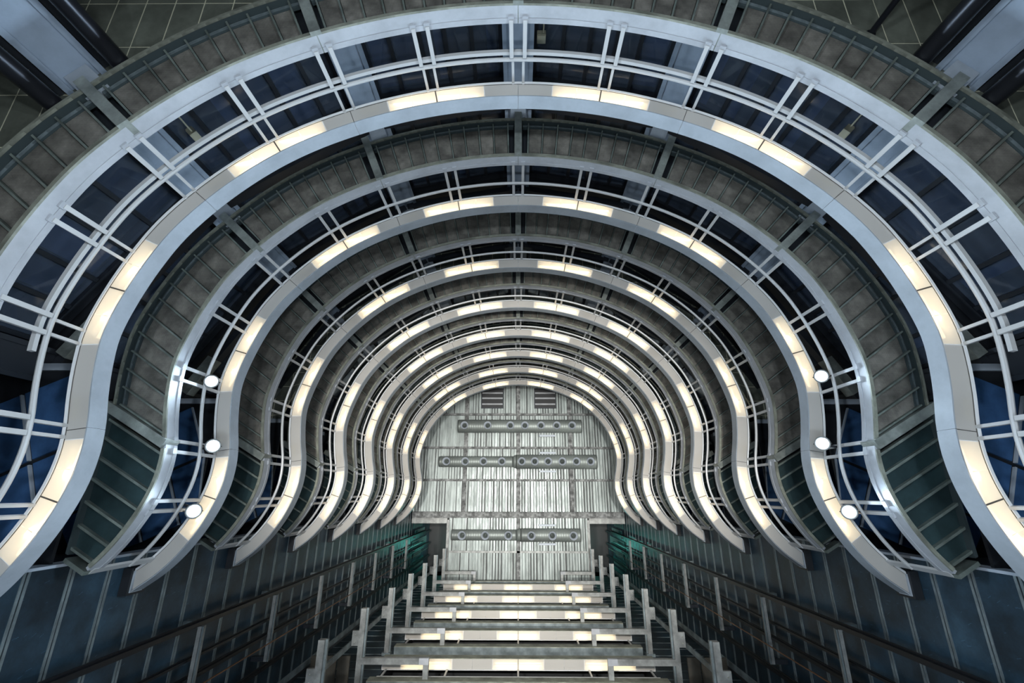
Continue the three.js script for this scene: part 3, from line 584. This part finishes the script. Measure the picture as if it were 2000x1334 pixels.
const landTrough = (() => {
  const g = new THREE.Group(), HT = 0.1, z0 = -1.622, z1 = -1.728, X = 1.41;
  part(g, 'face_panel', rect(-X, X, z0, z0 - 0.006, -0.002, HT), M.lip);
  part(g, 'housing', mergeGeometries([rect(-X, X, z1, z1 + 0.006, -0.004, HT), rect(-X, X, z1, z0 - 0.006, HT - 0.005, HT), rect(-X, -X + 0.006, z1, z0 - 0.006, -0.002, HT), rect(X - 0.006, X, z1, z0 - 0.006, -0.002, HT)]), M.inside);
  const br = [-X + 0.006, -1.215, -0.95, -0.685, -0.475, -0.265, 0, 0.265, 0.475, 0.685, 0.95, 1.215, X - 0.006];
  for (let i = 0; i < br.length - 1; i++) {
    const a = br[i] + 0.0015, b = br[i + 1] - 0.0015, q = new THREE.PlaneGeometry((b - a) * U, (z0 - z1 - 0.014) * U); q.rotateX(Math.PI / 2); q.translate((a + b) / 2 * U, 0.006 * U, (z0 + z1) / 2 * U);
    part(g, 'diffuser_panel', q, M.diffuser);
  }
  for (const x of [-0.95, 0, 0.95]) part(g, 'joint_strap', rect(x - 0.003, x + 0.003, z1 + 0.007, z0 - 0.007, 0.003, 0.005), M.strap);
  for (const x of [-1.215, -0.685, -0.265, 0.265, 0.685, 1.215]) part(g, 'baffle', rect(x - 0.002, x + 0.002, z1 + 0.007, z0 - 0.007, 0.0075, HT - 0.006), M.inside);
  for (const c of [-0.95, 0, 0.95]) for (const e of [-1, 1]) tubeLamp(g, c + e * 0.125, (z0 + z1) / 2, 1, 0, 0.225, 0.042);
  return g;
})();
landTrough.userData = { category: 'light fitting' };
const landRail = (() => {
  const g = new THREE.Group();
  const rod = z => { const r = new THREE.CylinderGeometry(0.009 * U, 0.009 * U, 2.8 * U, 8); r.rotateZ(Math.PI / 2); r.translate(0, 0, z * U); return r; };
  part(g, 'handrail', rod(-1.722).translate(0, 0.21 * U, 0), M.rail);
  part(g, 'handrail', rod(-1.735).translate(0, 0.10 * U, 0), M.rail);
  for (const x of [-1.36, -0.73, 0, 0.73, 1.36]) part(g, 'post', rect(x - 0.009, x + 0.009, -1.728, -1.716, 0.03, 0.405), M.rail);
  return g;
})();
landRail.userData = { category: 'railing' };
for (let i = 0; i < 5; i++) {
  copyThing(landTrough, 'landing_light_trough', `straight light trough with warm lit panels over the lift landings, ${ordinal(i, 5)}`, 'straight light troughs of the landings', [0, Y(5.43 + i), 0]);
  copyThing(landRail, 'landing_railing', `straight thin railing under the landing light trough, ${ordinal(i, 5)}`, 'railings of the landings', [0, Y(5.02 + i), 0]);
}

// ------------------------------------------------------------------ ducts and louvres under the roof deck
const csg = new Evaluator(); csg.useGroups = false;
function duct(label, z, parts, nozzles, h) {
  const g = thing('air_duct', label, 'duct', 'air ducts under the roof deck', [0, Y(h), z * U]);
  for (const [x0, x1, r0, r1] of parts) {
    const n = Math.max(2, Math.round((x1 - x0) / 0.05)), pts = [];
    for (let i = 0; i <= n; i++) { const t = i / n, r = lerp(r0, r1, t); pts.push(new THREE.Vector2(r * U, (x0 + (x1 - x0) * t) * U)); if (i < n && r0 === r1) { pts.push(new THREE.Vector2(r * U, (x0 + (x1 - x0) * (t + 0.4 / n)) * U), new THREE.Vector2((r + 0.004) * U, (x0 + (x1 - x0) * (t + 0.5 / n)) * U), new THREE.Vector2(r * U, (x0 + (x1 - x0) * (t + 0.6 / n)) * U)); } }
    pts.unshift(new THREE.Vector2(0, x0 * U)); pts.push(new THREE.Vector2(0, x1 * U));
    const q = new THREE.LatheGeometry(pts, 28); q.rotateZ(-Math.PI / 2);
    let body = new Brush(q); body.updateMatrixWorld();
    if (r0 === r1) for (const [x, r] of nozzles) {                      // the duct is cut open behind each nozzle
      if (x < x0 || x > x1) continue;
      const hole = new THREE.CylinderGeometry(0.004 * U, 0.056 * U, (r * 1.9) * U, 20); hole.translate(x * U, (-r + r * 0.86) * U, 0);
      const cut = new Brush(hole); cut.updateMatrixWorld(); body = csg.evaluate(body, cut, SUBTRACTION);
    }
    part(g, r0 === r1 ? 'duct_tube' : 'reducer', body.geometry, M.duct);
  }
  for (const [x, r] of nozzles) {
    const p = [[0.058, 0.04], [0.062, 0.0], [0.088, -0.03], [0.084, -0.034], [0.052, -0.005], [0.05, 0.03]].map(([a, b]) => new THREE.Vector2(a * U, b * U));
    const q = new THREE.LatheGeometry(p, 24); q.translate(x * U, -r * U, 0); part(g, 'nozzle', q, M.trim);
  }
  for (const x of [-0.9, 0.6]) part(g, 'hanger', rect(x - 0.012, x + 0.012, -0.012, 0.012, 0, TOPH - h), M.darkSteel);
}
duct('upper galvanised duct with seven round nozzles', 1.44, [[-1.36, 1.43, 0.145, 0.145]], [-1.205, -0.684, -0.174, 0.151, 0.512, 0.864, 1.207].map(x => [x, 0.145]), 10.22);
duct('middle galvanised duct stepped wider to the right, with ten nozzles', 0.66, [[-1.75, -0.12, 0.115, 0.115], [-0.12, -0.04, 0.115, 0.15], [-0.04, 1.73, 0.15, 0.15]], [[-1.575, 0.115], [-1.162, 0.115], [-0.763, 0.115], [-0.358, 0.115], [0.08, 0.15], [0.363, 0.15], [0.655, 0.15], [0.964, 0.15], [1.273, 0.15], [1.582, 0.15]], 10.22);
duct('lower galvanised duct beyond the grey edge beam, with six nozzles', -0.84, [[-1.41, -0.04, 0.105, 0.105], [-0.04, 0.06, 0.105, 0.13], [0.06, 1.315, 0.13, 0.13]], [[-1.179, 0.105], [-0.691, 0.105], [-0.207, 0.105], [0.277, 0.13], [0.716, 0.13], [1.155, 0.13]], 10.25);
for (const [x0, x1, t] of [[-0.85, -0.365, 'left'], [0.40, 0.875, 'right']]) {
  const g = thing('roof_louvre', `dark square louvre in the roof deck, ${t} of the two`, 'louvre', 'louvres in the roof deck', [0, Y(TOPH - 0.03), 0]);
  part(g, 'backing', rect(x0, x1, 1.905, 2.34, 0.004, 0.02), M.dark);  // dark board stands in for the unlit opening behind the slats
  for (const [a, b, c, d] of [[x0 - 0.02, x0, 1.885, 2.36], [x1, x1 + 0.02, 1.885, 2.36], [x0, x1, 1.885, 1.905], [x0, x1, 2.34, 2.36]]) part(g, 'frame', rect(a, b, c, d, -0.02, 0.02), M.darkSteel);
  for (const z of [1.985, 2.125, 2.25]) part(g, 'slat', rect(x0, x1, z - 0.018, z + 0.018, -0.012, 0.0), M.fascia);
}
for (const [x, z, n] of [[0.66, 1.24, 'beside the upper duct'], [0.66, 0.86, 'above the middle duct'], [0.66, 0.46, 'below the middle duct'], [0.62, -0.65, 'above the lower duct'], [0.62, -1.02, 'below the lower duct']]) {
  const g = thing('support_bracket', `small pale support bracket ${n}`, 'bracket', 'duct support brackets', [x * U, Y(TOPH - 0.15), z * U]);
  part(g, 'bar', rect(-0.18, 0.18, -0.02, 0.02, 0, 0.03), M.trim);
  for (const e of [-0.17, 0.17]) part(g, 'stud', rect(e - 0.012, e + 0.012, -0.012, 0.012, 0.03, 0.148), M.darkSteel);
}

// ------------------------------------------------------------------ unseen projectors added on the atrium floor to light rings and deck
FILL_PROJECTORS.forEach(([x, z, cone, cd, aim, where]) => {
  const g = thing('fill_projector', `floor projector added unseen to light the shaft, ${where}`, 'fill_projector', 'added projectors on the atrium floor', [x * U, 0, z * U]);
  part(g, 'base', cyl(0, 0, 0.05, 0, 0.01), M.darkSteel);
  part(g, 'body', cyl(0, 0, 0.04, 0.01, 0.075, 20), M.darkSteel);
  const glow = new THREE.MeshStandardMaterial({ color: 0xffffff, emissive: L(0.9, 0.96, 1), emissiveIntensity: 2 });
  part(g, 'lens', cyl(0, 0, 0.036, 0.075, 0.08, 20), glow);
  const l = new THREE.SpotLight(new THREE.Color().setRGB(...(cone > 50 ? [0.82, 0.92, 1.0] : [1.0, 0.96, 0.88])), cd, 0, cone * Math.PI / 180, 0.45, 2);
  l.position.set(0, 0.36, 0); l.target.position.set(-x * U * 0.8, Y(aim), -z * U * 0.8); l.castShadow = true; l.shadow.radius = 12; g.add(l, l.target);
});

renderer.render(scene, camera);
